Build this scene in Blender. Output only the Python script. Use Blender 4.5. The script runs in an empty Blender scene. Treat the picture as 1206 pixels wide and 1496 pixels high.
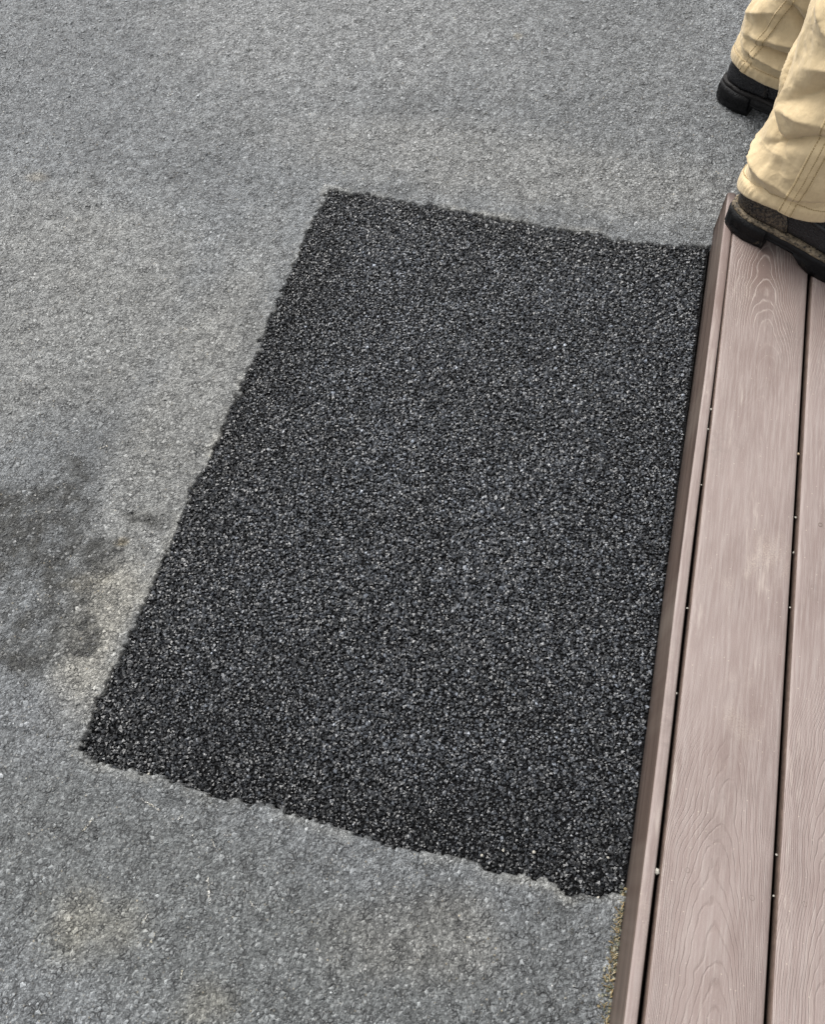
import bpy, math, random
import numpy as np
from mathutils import Matrix, Vector

random.seed(7)
RNG = np.random.default_rng(11)
S = bpy.context.scene
COL = S.collection
R = math.radians

# ------------------------------------------------------------------ camera
cam = bpy.data.cameras.new('camera')
cam.sensor_fit = 'HORIZONTAL'
cam.sensor_width = 36.0
cam.lens = 36.0 * 1200.0 / 1206.0
cam.clip_start = 0.02
cam.clip_end = 400.0
cam_o = bpy.data.objects.new('camera', cam)
COL.objects.link(cam_o)
# columns: the camera's right, up and back axes in the world
right = Vector((0.9686368, 0.24361046, -0.04895613))
down = Vector((0.19860539, -0.87743752, -0.4366455))
fwd = Vector((-0.14932736, 0.41322794, -0.89830062))
m3 = Matrix((right, -down, -fwd)).transposed()
cam_o.matrix_world = Matrix.Translation((0, 0, 1.26)) @ m3.to_4x4()
S.camera = cam_o

# ------------------------------------------------------------------ light
SUN_EL, SUN_AZ = 52.0, 145.0          # azimuth counter-clockwise from +X
W = bpy.data.worlds.new('World')
S.world = W
W.use_nodes = True
nt = W.node_tree
bg = nt.nodes['Background']
sky = nt.nodes.new('ShaderNodeTexSky')
sky.sky_type = 'NISHITA'
sky.sun_disc = False
sky.sun_elevation = R(SUN_EL)
sky.sun_rotation = R(90.0 - SUN_AZ)
sky.dust_density = 3.0
sky.air_density = 1.0
hs = nt.nodes.new('ShaderNodeHueSaturation')     # overcast: the blue is washed out
hs.inputs['Saturation'].default_value = 0.08
nt.links.new(sky.outputs[0], hs.inputs['Color'])
nt.links.new(hs.outputs[0], bg.inputs[0])
bg.inputs[1].default_value = 0.135
sun = bpy.data.lights.new('sun', 'SUN')
sun.energy = 1.5
sun.angle = R(26)
sun.color = (1.0, 0.965, 0.91)
sun_o = bpy.data.objects.new('sun', sun)
COL.objects.link(sun_o)
d = Vector((math.cos(R(SUN_AZ)) * math.cos(R(SUN_EL)), math.sin(R(SUN_AZ)) * math.cos(R(SUN_EL)), math.sin(R(SUN_EL))))
sun_o.rotation_euler = d.to_track_quat('Z', 'Y').to_euler()
sun_o.location = d * 10
S.view_settings.view_transform = 'Standard'
S.view_settings.look = 'None'
S.view_settings.exposure = 1.15
S.view_settings.gamma = 1.0
S.view_settings.use_curve_mapping = False
S.cycles.max_bounces = 6
S.cycles.use_denoising = True


# ------------------------------------------------------------------ helpers
def hash2(ix, iy, seed):
    h = (ix.astype(np.int64) * 374761393 + iy.astype(np.int64) * 668265263 + seed * 1274126177) & 0xFFFFFFFF
    h = ((h ^ (h >> 13)) * 1274126177) & 0xFFFFFFFF
    h = (h ^ (h >> 16)) & 0xFFFFFFFF
    h = ((h ^ (h >> 15)) * 2246822519) & 0xFFFFFFFF
    h = (h ^ (h >> 13)) & 0xFFFFFFFF
    return h / 4294967295.0


def vnoise(x, y, seed=0):
    ix, iy = np.floor(x), np.floor(y)
    fx, fy = x - ix, y - iy
    fx = fx * fx * fx * (fx * (fx * 6 - 15) + 10)
    fy = fy * fy * fy * (fy * (fy * 6 - 15) + 10)
    a = hash2(ix, iy, seed); b = hash2(ix + 1, iy, seed)
    c = hash2(ix, iy + 1, seed); e = hash2(ix + 1, iy + 1, seed)
    return (a + (b - a) * fx) * (1 - fy) + (c + (e - c) * fx) * fy


def fbm(x, y, seed=0, octaves=4):
    t, a, n = 0.0, 0.5, 0.0
    for k in range(octaves):
        t = t + a * vnoise(x * 2 ** k + 17.3 * k, y * 2 ** k - 9.1 * k, seed + k)
        n += a
        a *= 0.55
    return t / n - 0.5


def domes(x, y, cell, seed, keep=1.0):
    """Rounded stones packed on a jittered lattice: dome height 0..1 and a random value per stone."""
    gx, gy = x / cell, y / cell
    ix, iy = np.floor(gx), np.floor(gy)
    best = np.zeros_like(x); val = np.zeros_like(x)
    for ox in (-1, 0, 1):
        for oy in (-1, 0, 1):
            cx, cy = ix + ox, iy + oy
            px = cx + 0.5 + 0.8 * (hash2(cx, cy, seed) - 0.5)
            py = cy + 0.5 + 0.8 * (hash2(cx, cy, seed + 1) - 0.5)
            r = 0.45 + 0.4 * hash2(cx, cy, seed + 2)
            k = hash2(cx, cy, seed + 3)
            dd = ((gx - px) ** 2 + (gy - py) ** 2) / (r * r)
            h = np.sqrt(np.clip(1 - dd, 0, 1)) * (0.45 + 0.55 * k) * (k < keep)
            m = h > best
            best = np.where(m, h, best); val = np.where(m, hash2(cx, cy, seed + 4), val)
    return best, val


def sstep(a, b, x):
    t = np.clip((x - a) / (b - a), 0, 1)
    return t * t * (3 - 2 * t)


def obj(name, verts, faces, mat, parent=None, origin=(0, 0, 0), smooth=True, mats=None, midx=None):
    me = bpy.data.meshes.new(name)
    v = np.asarray(verts, dtype=np.float64) - np.asarray(origin, dtype=np.float64)
    me.from_pydata([tuple(p) for p in v], [], [tuple(int(i) for i in f) for f in faces])
    for m in (mats or [mat]):
        me.materials.append(m)
    if midx is not None:
        me.polygons.foreach_set('material_index', np.asarray(midx, dtype=np.int32))
    me.polygons.foreach_set('use_smooth', np.full(len(me.polygons), smooth))
    me.update()
    o = bpy.data.objects.new(name, me)
    COL.objects.link(o)
    if parent is not None:
        o.parent = parent
    return o


def fast_mesh(name, verts, faces, k, mat, smooth=False, color=None):
    """Big mesh from numpy arrays; faces (n,k)."""
    me = bpy.data.meshes.new(name)
    n = len(faces)
    me.vertices.add(len(verts)); me.loops.add(n * k); me.polygons.add(n)
    me.vertices.foreach_set('co', verts.astype(np.float32).ravel())
    me.loops.foreach_set('vertex_index', faces.astype(np.int32).ravel())
    me.polygons.foreach_set('loop_start', np.arange(0, n * k, k, dtype=np.int32))
    me.polygons.foreach_set('loop_total', np.full(n, k, dtype=np.int32))
    me.polygons.foreach_set('use_smooth', np.full(n, smooth))
    me.materials.append(mat)
    me.update(calc_edges=True)
    if color is not None:
        ca = me.color_attributes.new('tint', 'FLOAT_COLOR', 'POINT')
        c4 = np.ones((len(verts), 4), dtype=np.float32)
        c4[:, :3] = color
        ca.data.foreach_set('color', c4.ravel())
    o = bpy.data.objects.new(name, me)
    COL.objects.link(o)
    return o


def tag(o, label=None, cat=None, group=None, kind=None):
    if label: o['label'] = label
    if cat: o['category'] = cat
    if group: o['group'] = group
    if kind: o['kind'] = kind
    return o


def empty(name, loc):
    o = bpy.data.objects.new(name, None)
    o.empty_display_size = 0.1
    COL.objects.link(o)
    o.location = loc
    return o


class NT:
    """Short-hand for building a procedural material."""
    def __init__(self, name):
        self.m = bpy.data.materials.new(name)
        self.m.use_nodes = True
        self.t = self.m.node_tree
        self.b = self.t.nodes['Principled BSDF']
        self.tc = self.t.nodes.new('ShaderNodeTexCoord')
        self.P = self.tc.outputs['Object']

    def set(self, node, key, v):
        if v is None: return
        s = node.inputs[key]
        if hasattr(v, 'is_linked') or isinstance(v, bpy.types.NodeSocket):
            self.t.links.new(v, s)
        else:
            s.default_value = v

    def math(self, op, a, b=None, c=None, clamp=False):
        n = self.t.nodes.new('ShaderNodeMath'); n.operation = op; n.use_clamp = clamp
        self.set(n, 0, a); self.set(n, 1, b); self.set(n, 2, c)
        return n.outputs[0]

    def noise(self, scale, detail=3, rough=0.55, vec=None, dist=0.0):
        n = self.t.nodes.new('ShaderNodeTexNoise')
        self.set(n, 'Vector', vec or self.P)
        n.inputs['Scale'].default_value = scale
        n.inputs['Detail'].default_value = detail
        n.inputs['Roughness'].default_value = rough
        n.inputs['Distortion'].default_value = dist
        return n.outputs['Fac']

    def voro(self, scale, feature='F1', vec=None, out='Distance', rnd=1.0):
        n = self.t.nodes.new('ShaderNodeTexVoronoi'); n.feature = feature
        self.set(n, 'Vector', vec or self.P)
        n.inputs['Scale'].default_value = scale
        n.inputs['Randomness'].default_value = rnd
        return n.outputs[out]

    def ramp(self, f, a, b, lo=0.0, hi=1.0):
        n = self.t.nodes.new('ShaderNodeMapRange'); n.clamp = True
        self.set(n, 0, f)
        n.inputs[1].default_value = a; n.inputs[2].default_value = b
        n.inputs[3].default_value = lo; n.inputs[4].default_value = hi
        return n.outputs[0]

    def mix(self, f, a, b, mode='MIX'):
        n = self.t.nodes.new('ShaderNodeMix'); n.data_type = 'RGBA'; n.blend_type = mode
        self.set(n, 'Factor', f)
        for i, v in ((6, a), (7, b)):
            s = n.inputs[i]
            if isinstance(v, bpy.types.NodeSocket): self.t.links.new(v, s)
            elif isinstance(v, (int, float)): s.default_value = (v, v, v, 1)
            else: s.default_value = (*v, 1)
        return n.outputs[2]

    def grey(self, f):
        n = self.t.nodes.new('ShaderNodeCombineColor')
        for i in range(3): self.set(n, i, f)
        return n.outputs[0]

    def attr(self, name='tint'):
        n = self.t.nodes.new('ShaderNodeAttribute'); n.attribute_name = name
        return n.outputs['Color']

    def bump(self, h, dist, strength=1.0, normal=None):
        n = self.t.nodes.new('ShaderNodeBump')
        n.inputs['Strength'].default_value = strength
        n.inputs['Distance'].default_value = dist
        self.set(n, 'Height', h)
        if normal is not None: self.t.links.new(normal, n.inputs['Normal'])
        return n.outputs[0]

    def mapping(self, scale=(1, 1, 1), loc=(0, 0, 0), vec=None):
        n = self.t.nodes.new('ShaderNodeMapping')
        self.set(n, 'Vector', vec or self.P)
        n.inputs['Scale'].default_value = scale
        n.inputs['Location'].default_value = loc
        return n.outputs[0]

    def done(self, color, rough=0.6, normal=None, spec=0.5):
        if isinstance(color, bpy.types.NodeSocket): self.t.links.new(color, self.b.inputs['Base Color'])
        else: self.b.inputs['Base Color'].default_value = (*color, 1)
        self.set(self.b, 'Roughness', rough)
        self.b.inputs['Specular IOR Level'].default_value = spec
        if normal is not None: self.t.links.new(normal, self.b.inputs['Normal'])
        return self.m


# ------------------------------------------------------------------ materials
def mat_driveway():
    n = NT('old_asphalt')
    tint = n.attr()
    big = n.noise(9, 4, 0.6)
    mid = n.noise(70, 4, 0.65)
    fine = n.noise(420, 3, 0.6)
    var = n.math('ADD', n.ramp(big, 0.3, 0.7, 0.90, 1.10), n.ramp(mid, 0.3, 0.7, -0.14, 0.14))
    var = n.math('ADD', var, n.ramp(fine, 0.25, 0.75, -0.30, 0.30))
    c = n.mix(1.0, tint, n.grey(var), 'MULTIPLY')
    # worn stone tops: pale points where the sealer has rubbed off
    cell = n.voro(230, 'F1', out='Color')
    sep = n.t.nodes.new('ShaderNodeSeparateColor'); n.t.links.new(cell, sep.inputs[0])
    dist = n.voro(230, 'F1')
    spot = n.math('MULTIPLY', n.ramp(sep.outputs[0], 0.74, 0.86), n.ramp(dist, 0.42, 0.2))
    spot = n.math('MULTIPLY', spot, n.ramp(n.noise(26, 3), 0.38, 0.66, 0.15, 0.85))
    c = n.mix(spot, c, n.mix(n.ramp(sep.outputs[1], 0.6, 0.9), (0.36, 0.355, 0.34), (0.36, 0.31, 0.22)))
    # flakes of sealed stone, colour darkened in the crevices between them
    wv = n.t.nodes.new('ShaderNodeTexNoise'); wv.inputs['Scale'].default_value = 130; wv.inputs['Detail'].default_value = 2
    n.t.links.new(n.P, wv.inputs['Vector'])
    wm = n.t.nodes.new('ShaderNodeVectorMath'); wm.operation = 'MULTIPLY_ADD'
    n.t.links.new(wv.outputs['Color'], wm.inputs[0]); wm.inputs[1].default_value = (0.006, 0.006, 0.006); n.t.links.new(n.P, wm.inputs[2])
    wp = wm.outputs[0]
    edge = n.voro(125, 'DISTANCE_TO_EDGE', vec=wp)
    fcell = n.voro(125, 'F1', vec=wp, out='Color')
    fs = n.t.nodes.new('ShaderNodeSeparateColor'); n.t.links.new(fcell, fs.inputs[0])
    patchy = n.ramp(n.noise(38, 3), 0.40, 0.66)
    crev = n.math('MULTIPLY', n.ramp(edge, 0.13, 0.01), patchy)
    c = n.mix(1.0, c, n.grey(n.ramp(fs.outputs[1], 0, 1, 0.80, 1.2)), 'MULTIPLY')
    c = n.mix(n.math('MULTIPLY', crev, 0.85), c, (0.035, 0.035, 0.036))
    g2 = n.voro(300, 'F1', out='Color')
    gs = n.t.nodes.new('ShaderNodeSeparateColor'); n.t.links.new(g2, gs.inputs[0])
    c = n.mix(1.0, c, n.grey(n.ramp(gs.outputs[0], 0, 1, 0.55, 1.45)), 'MULTIPLY')
    h1 = n.math('MULTIPLY', n.ramp(edge, 0.0, 0.16), patchy)
    h2 = n.noise(420, 4, 0.65)
    h3 = n.noise(85, 4, 0.6, dist=0.8)
    h4 = n.ramp(dist, 0.0, 0.6, 1.0, 0.0)
    h = n.math('ADD', n.math('MULTIPLY', h1, 0.42), n.math('MULTIPLY', h2, 0.75))
    h = n.math('ADD', h, n.math('MULTIPLY', fs.outputs[0], 0.28))
    h = n.math('ADD', h, n.math('MULTIPLY', h3, 0.75))
    h = n.math('ADD', h, n.math('MULTIPLY', h4, 0.35))
    nb = n.bump(h, 0.0075)
    rough = n.ramp(n.noise(55, 3), 0.3, 0.7, 0.42, 0.62)
    return n.done(c, rough, nb, 0.5)


def mat_worn_stone():
    n = NT('worn_stone')
    c = n.mix(1.0, n.attr(), n.grey(n.ramp(n.noise(600, 2), 0.3, 0.7, 0.8, 1.2)), 'MULTIPLY')
    return n.done(c, n.ramp(n.noise(90, 2), 0.3, 0.7, 0.42, 0.65), n.bump(n.noise(500, 3), 0.0008), 0.5)


def mat_patch_base():
    n = NT('fresh_bitumen')
    h = n.math('ADD', n.noise(300, 4, 0.65), n.ramp(n.voro(260), 0, 0.6, 1, 0))
    return n.done((0.004, 0.004, 0.0045), 0.8, n.bump(h, 0.003), 0.12)


def mat_stone():
    n = NT('coated_stone')
    tint = n.attr()
    fine = n.noise(900, 2)
    c = n.mix(1.0, tint, n.grey(n.ramp(fine, 0.3, 0.7, 0.7, 1.35)), 'MULTIPLY')
    return n.done(c, n.ramp(n.noise(120, 2), 0.3, 0.7, 0.20, 0.48), n.bump(n.noise(700, 3), 0.0006), 0.75)


def mat_stone_single(k, g):
    n = NT('large_stone')
    fine = n.noise(700, 2)
    c = n.mix(1.0, g, n.grey(n.ramp(fine, 0.3, 0.7, 0.7, 1.3)), 'MULTIPLY')
    return n.done(c, 0.48, n.bump(n.noise(500, 3), 0.0008), 0.5)


def mat_deck(top=True):
    n = NT('deck_composite_top' if top else 'deck_composite_side')
    sep = n.t.nodes.new('ShaderNodeSeparateXYZ'); n.t.links.new(n.P, sep.inputs[0])
    u, v = sep.outputs[0], sep.outputs[1]
    oi = n.t.nodes.new('ShaderNodeAttribute')
    oi.attribute_type = 'OBJECT'; oi.attribute_name = 'grain_shift'
    sh = oi.outputs['Fac']
    vs = n.math('ADD', v, sh)
    comb = n.t.nodes.new('ShaderNodeCombineXYZ')
    n.set(comb, 0, u); n.set(comb, 1, vs); n.set(comb, 2, sh)
    q = comb.outputs[0]
    qm = n.mapping((1, 0.32, 1), vec=q)
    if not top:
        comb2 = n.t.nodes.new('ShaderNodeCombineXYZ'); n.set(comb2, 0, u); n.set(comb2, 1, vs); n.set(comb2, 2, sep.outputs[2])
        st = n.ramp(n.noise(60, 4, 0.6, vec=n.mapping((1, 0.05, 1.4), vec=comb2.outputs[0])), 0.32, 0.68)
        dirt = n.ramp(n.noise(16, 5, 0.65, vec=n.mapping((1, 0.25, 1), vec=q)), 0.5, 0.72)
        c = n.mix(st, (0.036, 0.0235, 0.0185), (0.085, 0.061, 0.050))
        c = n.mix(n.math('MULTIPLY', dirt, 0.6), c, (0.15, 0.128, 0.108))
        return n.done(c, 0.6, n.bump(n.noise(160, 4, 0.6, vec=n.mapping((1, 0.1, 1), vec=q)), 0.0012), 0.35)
    # embossed cathedral grain: nested arches in the middle, nearly straight lines at the edges
    w1 = n.math('SUBTRACT', n.noise(7.0, 2, 0.5, vec=qm), 0.5)
    w2 = n.math('SUBTRACT', n.noise(34, 3, 0.55, vec=n.mapping((1, 0.5, 1), vec=q)), 0.5)
    uc = n.math('ADD', u, n.math('MULTIPLY', w1, 0.085))
    uu = n.math('MULTIPLY', n.math('MULTIPLY', uc, uc), 3900.0)
    ring = n.math('ADD', n.math('MULTIPLY', vs, 27.0), uu)
    ring = n.math('ADD', ring, n.math('MULTIPLY', n.noise(1.1, 2, 0.6, vec=n.mapping((0.02, 9, 1), vec=q)), 3.0))
    ring = n.math('ADD', ring, n.math('MULTIPLY', w2, 1.6))
    ring = n.math('ADD', ring, n.math('MULTIPLY', w1, 4.0))
    tri = n.math('ABSOLUTE', n.math('SUBTRACT', n.math('FRACT', ring), 0.5))       # 0.5 at the line
    vj = n.math('ADD', v, n.math('MULTIPLY', n.math('SUBTRACT', n.noise(2.2, 2, 0.5, vec=n.mapping((3.5, 1, 1), vec=q)), 0.5), 0.55))
    fade = n.math('MAXIMUM', n.math('MAXIMUM', n.ramp(vj, 0.46, 0.28), n.ramp(vj, 0.86, 1.0)), 0.16)
    brk = n.ramp(n.noise(130, 3, 0.6, vec=n.mapping((1, 0.16, 1), vec=q)), 0.3, 0.55, 0.25, 1.0)
    ga = n.t.nodes.new('ShaderNodeAttribute')
    ga.attribute_type = 'OBJECT'; ga.attribute_name = 'grain_amount'
    line = n.math('MULTIPLY', n.math('MULTIPLY', n.ramp(tri, 0.34, 0.49), fade), n.math('MULTIPLY', brk, ga.outputs['Fac']))
    fibre = n.noise(260, 3, 0.6, vec=n.mapping((1, 0.05, 1), vec=q))
    blotch = n.noise(10, 4, 0.6, vec=n.mapping((1, 0.45, 1), vec=q))
    c = n.mix(n.ramp(blotch, 0.3, 0.7), (0.154, 0.115, 0.104), (0.206, 0.163, 0.150))
    c = n.mix(n.math('MULTIPLY', n.ramp(fibre, 0.42, 0.66), 0.5), c, (0.265, 0.228, 0.212))
    c = n.mix(n.math('MULTIPLY', n.ramp(vj, 0.92, 1.08), n.ramp(blotch, 0.35, 0.6)), c, (0.135, 0.096, 0.084))
    # grooves: brown in most places, filled with pale dust in others
    dusty = n.ramp(vj, 0.62, 0.78)
    c = n.mix(n.math('MULTIPLY', line, n.ramp(dusty, 0, 1, 0.27, 0.5)), c, n.mix(dusty, (0.105, 0.074, 0.062), (0.37, 0.32, 0.285)))
    # pale dust smears and a grain of sand here and there
    sm = n.math('MULTIPLY', n.ramp(n.noise(11, 5, 0.7, vec=n.mapping((1, 0.55, 1), (0.3, 0.1, 0), vec=q)), 0.58, 0.78), n.ramp(n.noise(420, 2), 0.35, 0.7))
    c = n.mix(n.math('MULTIPLY', sm, 0.5), c, (0.40, 0.35, 0.29))
    scuff = n.ramp(n.noise(48, 4, 0.7, vec=n.mapping((1, 0.13, 1), (1.7, 0, 0), vec=q)), 0.60, 0.74)
    c = n.mix(n.math('MULTIPLY', scuff, 0.5), c, (0.36, 0.315, 0.28))
    foot = n.math('MULTIPLY', n.ramp(n.noise(7, 4, 0.65, vec=n.mapping((1, 0.6, 1), (4.1, 2.0, 0), vec=q)), 0.52, 0.68), n.ramp(n.noise(90, 4, 0.7), 0.35, 0.65))
    c = n.mix(n.math('MULTIPLY', foot, 0.5), c, (0.125, 0.098, 0.088))
    sp = n.voro(330, 'F1', out='Color')
    s2 = n.t.nodes.new('ShaderNodeSeparateColor'); n.t.links.new(sp, s2.inputs[0])
    grit = n.math('MULTIPLY', n.ramp(s2.outputs[0], 0.980, 0.992), n.ramp(n.voro(330), 0.4, 0.15))
    c = n.mix(n.math('MULTIPLY', grit, 0.4), c, (0.48, 0.43, 0.35))
    h = n.math('SUBTRACT', n.math('MULTIPLY', fibre, 0.35), n.math('MULTIPLY', line, 0.42))
    h = n.math('ADD', h, n.math('MULTIPLY', n.noise(600, 3), 0.28))
    return n.done(c, n.ramp(blotch, 0.3, 0.7, 0.5, 0.62), n.bump(h, 0.0011), 0.4)


def mat_cloth(name, col, dark):
    n = NT(name)
    wave = n.noise(1400, 2, 0.6)
    tw = n.noise(300, 3, 0.7, vec=n.mapping((1, 1, 0.25)))
    blot = n.noise(13, 4, 0.6)
    c = n.mix(n.ramp(blot, 0.35, 0.7), col, dark)
    c = n.mix(n.ramp(tw, 0.3, 0.75, 0, 0.35), c, tuple(x * 1.18 for x in col))
    c = n.mix(1.0, c, n.grey(n.ramp(wave, 0.3, 0.7, 0.95, 1.04)), 'MULTIPLY')
    rd = n.math('ABSOLUTE', n.math('SUBTRACT', n.noise(11, 1, 0.5, dist=0.9, vec=n.mapping((1, 1, 1.1))), 0.5))
    rd = n.ramp(rd, 0.0, 0.09, 1.0, 0.0)
    h = n.math('ADD', n.math('MULTIPLY', wave, 0.06), n.noise(38, 3, 0.5))
    h = n.math('ADD', h, n.math('MULTIPLY', rd, 0.16))
    m = n.done(c, 0.85, n.bump(h, 0.0040), 0.25)
    n.b.inputs['Sheen Weight'].default_value = 0.12
    return m


def mat_leather(name, dust):
    n = NT(name)
    cr = n.voro(170, 'DISTANCE_TO_EDGE')
    wr = n.noise(60, 5, 0.65, dist=0.6)
    c = n.mix(n.noise(22, 3), (0.005, 0.005, 0.006), (0.012, 0.012, 0.014))
    d1 = n.ramp(n.noise(36, 5, 0.72), 0.62 - 0.3 * dust, 0.80 - 0.2 * dust)
    d2 = n.ramp(n.noise(260, 3, 0.6), 0.38, 0.66)
    c = n.mix(n.math('MULTIPLY', n.math('MULTIPLY', d1, d2), min(1.0, 0.35 + dust)), c, (0.095, 0.073, 0.050))
    h = n.math('ADD', n.math('MULTIPLY', n.ramp(cr, 0, 0.08), 0.25), wr)
    return n.done(c, n.ramp(wr, 0.3, 0.7, 0.16, 0.34), n.bump(h, 0.0013), 0.32)


def mat_rubber(name, dust, base=(0.004, 0.004, 0.0045), heel_only=False):
    n = NT(name)
    wr = n.noise(95, 5, 0.7)
    d = n.math('MULTIPLY', n.ramp(n.noise(30, 5, 0.75), 0.66 - 0.42 * dust, 0.8 - 0.25 * dust), n.ramp(n.noise(190, 4, 0.7), 0.36, 0.56))
    if heel_only:                      # the mud was picked up by the back of the boot
        sep = n.t.nodes.new('ShaderNodeSeparateXYZ'); n.t.links.new(n.P, sep.inputs[0])
        d = n.math('MULTIPLY', d, n.ramp(n.math('ADD', sep.outputs[0], n.ramp(wr, 0.3, 0.7, -0.03, 0.03)), 0.115, 0.075, 0.12, 1.0))
    c = n.mix(n.math('MULTIPLY', d, 0.9), base, n.mix(n.noise(140, 3), (0.17, 0.13, 0.085), (0.34, 0.275, 0.19)))
    return n.done(c, 0.42, n.bump(wr, 0.0032), 0.14)


def mat_plain(name, col, rough=0.6, var=0.2, scale=200, bump=0.0006):
    n = NT(name)
    f = n.noise(scale, 3)
    c = n.mix(1.0, col, n.grey(n.ramp(f, 0.3, 0.7, 1 - var, 1 + var)), 'MULTIPLY')
    return n.done(c, rough, n.bump(f, bump), 0.4)


def mat_tint(name, rough=0.8):
    n = NT(name)
    c = n.mix(1.0, n.attr(), n.grey(n.ramp(n.noise(500, 2), 0.3, 0.7, 0.8, 1.2)), 'MULTIPLY')
    return n.done(c, rough, None, 0.3)


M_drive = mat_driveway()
M_base = mat_patch_base()
M_stone = mat_stone()
M_top = mat_deck(True)
M_side = mat_deck(False)
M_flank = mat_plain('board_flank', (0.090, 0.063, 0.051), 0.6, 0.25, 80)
M_trouser = mat_cloth('khaki_twill', (0.48, 0.378, 0.232), (0.42, 0.325, 0.192))
M_seam = mat_cloth('khaki_seam', (0.50, 0.39, 0.235), (0.43, 0.33, 0.19))
M_thread = mat_plain('khaki_thread', (0.33, 0.25, 0.13), 0.8)
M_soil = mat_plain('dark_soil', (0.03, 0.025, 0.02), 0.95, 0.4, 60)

# ------------------------------------------------------------------ ground
# Patch: 0.80 m x 1.20 m, its right side against the deck. Edge wobbles in metres.
PX0, PX1, PY0, PY1 = -0.588, 0.232, 0.067, 1.268


EDGE_TOP = np.array([(-0.570, 1.275), (-0.492, 1.278), (-0.417, 1.275), (-0.344, 1.273), (-0.263, 1.268), (-0.169, 1.265), (-0.091, 1.262), (0.015, 1.266), (0.031, 1.255), (0.104, 1.256), (0.220, 1.271)])
EDGE_BOTTOM = np.array([(-0.601, 0.077), (-0.573, 0.066), (-0.517, 0.067), (-0.464, 0.071), (-0.428, 0.065), (-0.392, 0.064), (-0.369, 0.061), (-0.349, 0.067), (-0.324, 0.065), (-0.300, 0.071), (-0.253, 0.066), (-0.228, 0.068), (-0.143, 0.061), (-0.082, 0.062), (-0.043, 0.065), (-0.004, 0.070), (0.015, 0.069), (0.027, 0.062), (0.043, 0.062), (0.065, 0.067), (0.091, 0.069), (0.104, 0.070), (0.125, 0.067), (0.135, 0.061), (0.143, 0.055), (0.159, 0.063), (0.186, 0.069), (0.209, 0.076)])
EDGE_LEFT = np.array([(0.081, -0.604), (0.110, -0.605), (0.137, -0.609), (0.166, -0.607), (0.194, -0.606), (0.240, -0.6025), (0.297, -0.601), (0.357, -0.600), (0.402, -0.598), (0.461, -0.597), (0.493, -0.599), (0.557, -0.593), (0.592, -0.590), (0.640, -0.587), (0.693, -0.586), (0.719, -0.584), (0.748, -0.580), (0.773, -0.585), (0.799, -0.580), (0.840, -0.578), (0.896, -0.583), (0.943, -0.581), (0.970, -0.579), (1.005, -0.579), (1.060, -0.577), (1.153, -0.575), (1.213, -0.569), (1.273, -0.569)])      # (y, x)


def patch_sd(x, y):
    """>0 inside the patch: distance to its ragged edge."""
    rag = 0.006 * fbm(x * 60, y * 60, 37, 3) + 0.009 * fbm(x * 170, y * 170, 41, 2)
    left = x - np.interp(y, EDGE_LEFT[:, 0], EDGE_LEFT[:, 1]) + 2.0 * rag
    bot = y - np.interp(x, EDGE_BOTTOM[:, 0], EDGE_BOTTOM[:, 1]) + 0.9 * rag
    top = np.interp(x, EDGE_TOP[:, 0], EDGE_TOP[:, 1]) - y + 1.6 * rag
    return np.minimum(np.minimum(left, bot), top)


def axis(breaks):
    out = [breaks[0][0]]
    for a, b, s in breaks:
        k = max(1, int(round((b - a) / s)))
        out.extend(np.linspace(a, b, k + 1)[1:].tolist())
    return np.array(out)


def grow(a, sgn, n=26, first=0.02, q=1.33):
    out, s, p = [], first, a
    for _ in range(n):
        p += sgn * s; out.append(p); s *= q
    return out


xs = np.concatenate([np.array(grow(-1.75, -1))[::-1], axis([(-1.75, 0.72, 0.0038)]), np.array(grow(0.72, 1))])
ys = np.concatenate([np.array(grow(-0.45, -1))[::-1], axis([(-0.45, 1.35, 0.0038), (1.35, 2.4, 0.0042)]), np.array(grow(2.4, 1))])
X, Y = np.meshgrid(xs, ys)
sd = patch_sd(X, Y)
rough_zone = np.exp(-(((X + 0.78) / 0.16) ** 2 + ((Y - 0.36) / 0.16) ** 2)) + 0.7 * np.exp(-(((X + 0.66) / 0.05) ** 2 + ((Y - 0.47) / 0.03) ** 2))
rough_zone = np.clip(rough_zone, 0, 1) * np.clip(0.5 + 1.6 * fbm(X * 14, Y * 14, 5, 3), 0, 1.2)
wear = np.clip(0.55 + 2.2 * fbm(X * 5.5, Y * 5.5, 77, 4), 0, 1)
d1, v1 = domes(X, Y, 0.0105, 51, 0.8)
d2, v2 = domes(X + 3.1, Y - 1.7, 0.0068, 61, 0.9)
Z = 0.0040 * fbm(X * 6, Y * 6, 81, 4) + 0.0050 * fbm(X * 30, Y * 30, 85, 3) + 0.0030 * fbm(X * 62, Y * 62, 87, 2)
Z += (0.0015 + 0.0026 * rough_zone + 0.0008 * wear) * d1 + (0.0014 + 0.0010 * rough_zone) * d2
Z += 0.0014 * fbm(X * 120, Y * 120, 91, 2)
# edge of the cut: a raised crisp lip along the near side, a feathered one elsewhere
near = np.exp(-((Y - PY0) / 0.03) ** 2)
Z += 0.0028 * near * np.exp(-(np.minimum(sd, 0) / 0.02) ** 2) * (X < 0.22)
Z = np.where(sd > 0, -0.022, Z)
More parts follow.
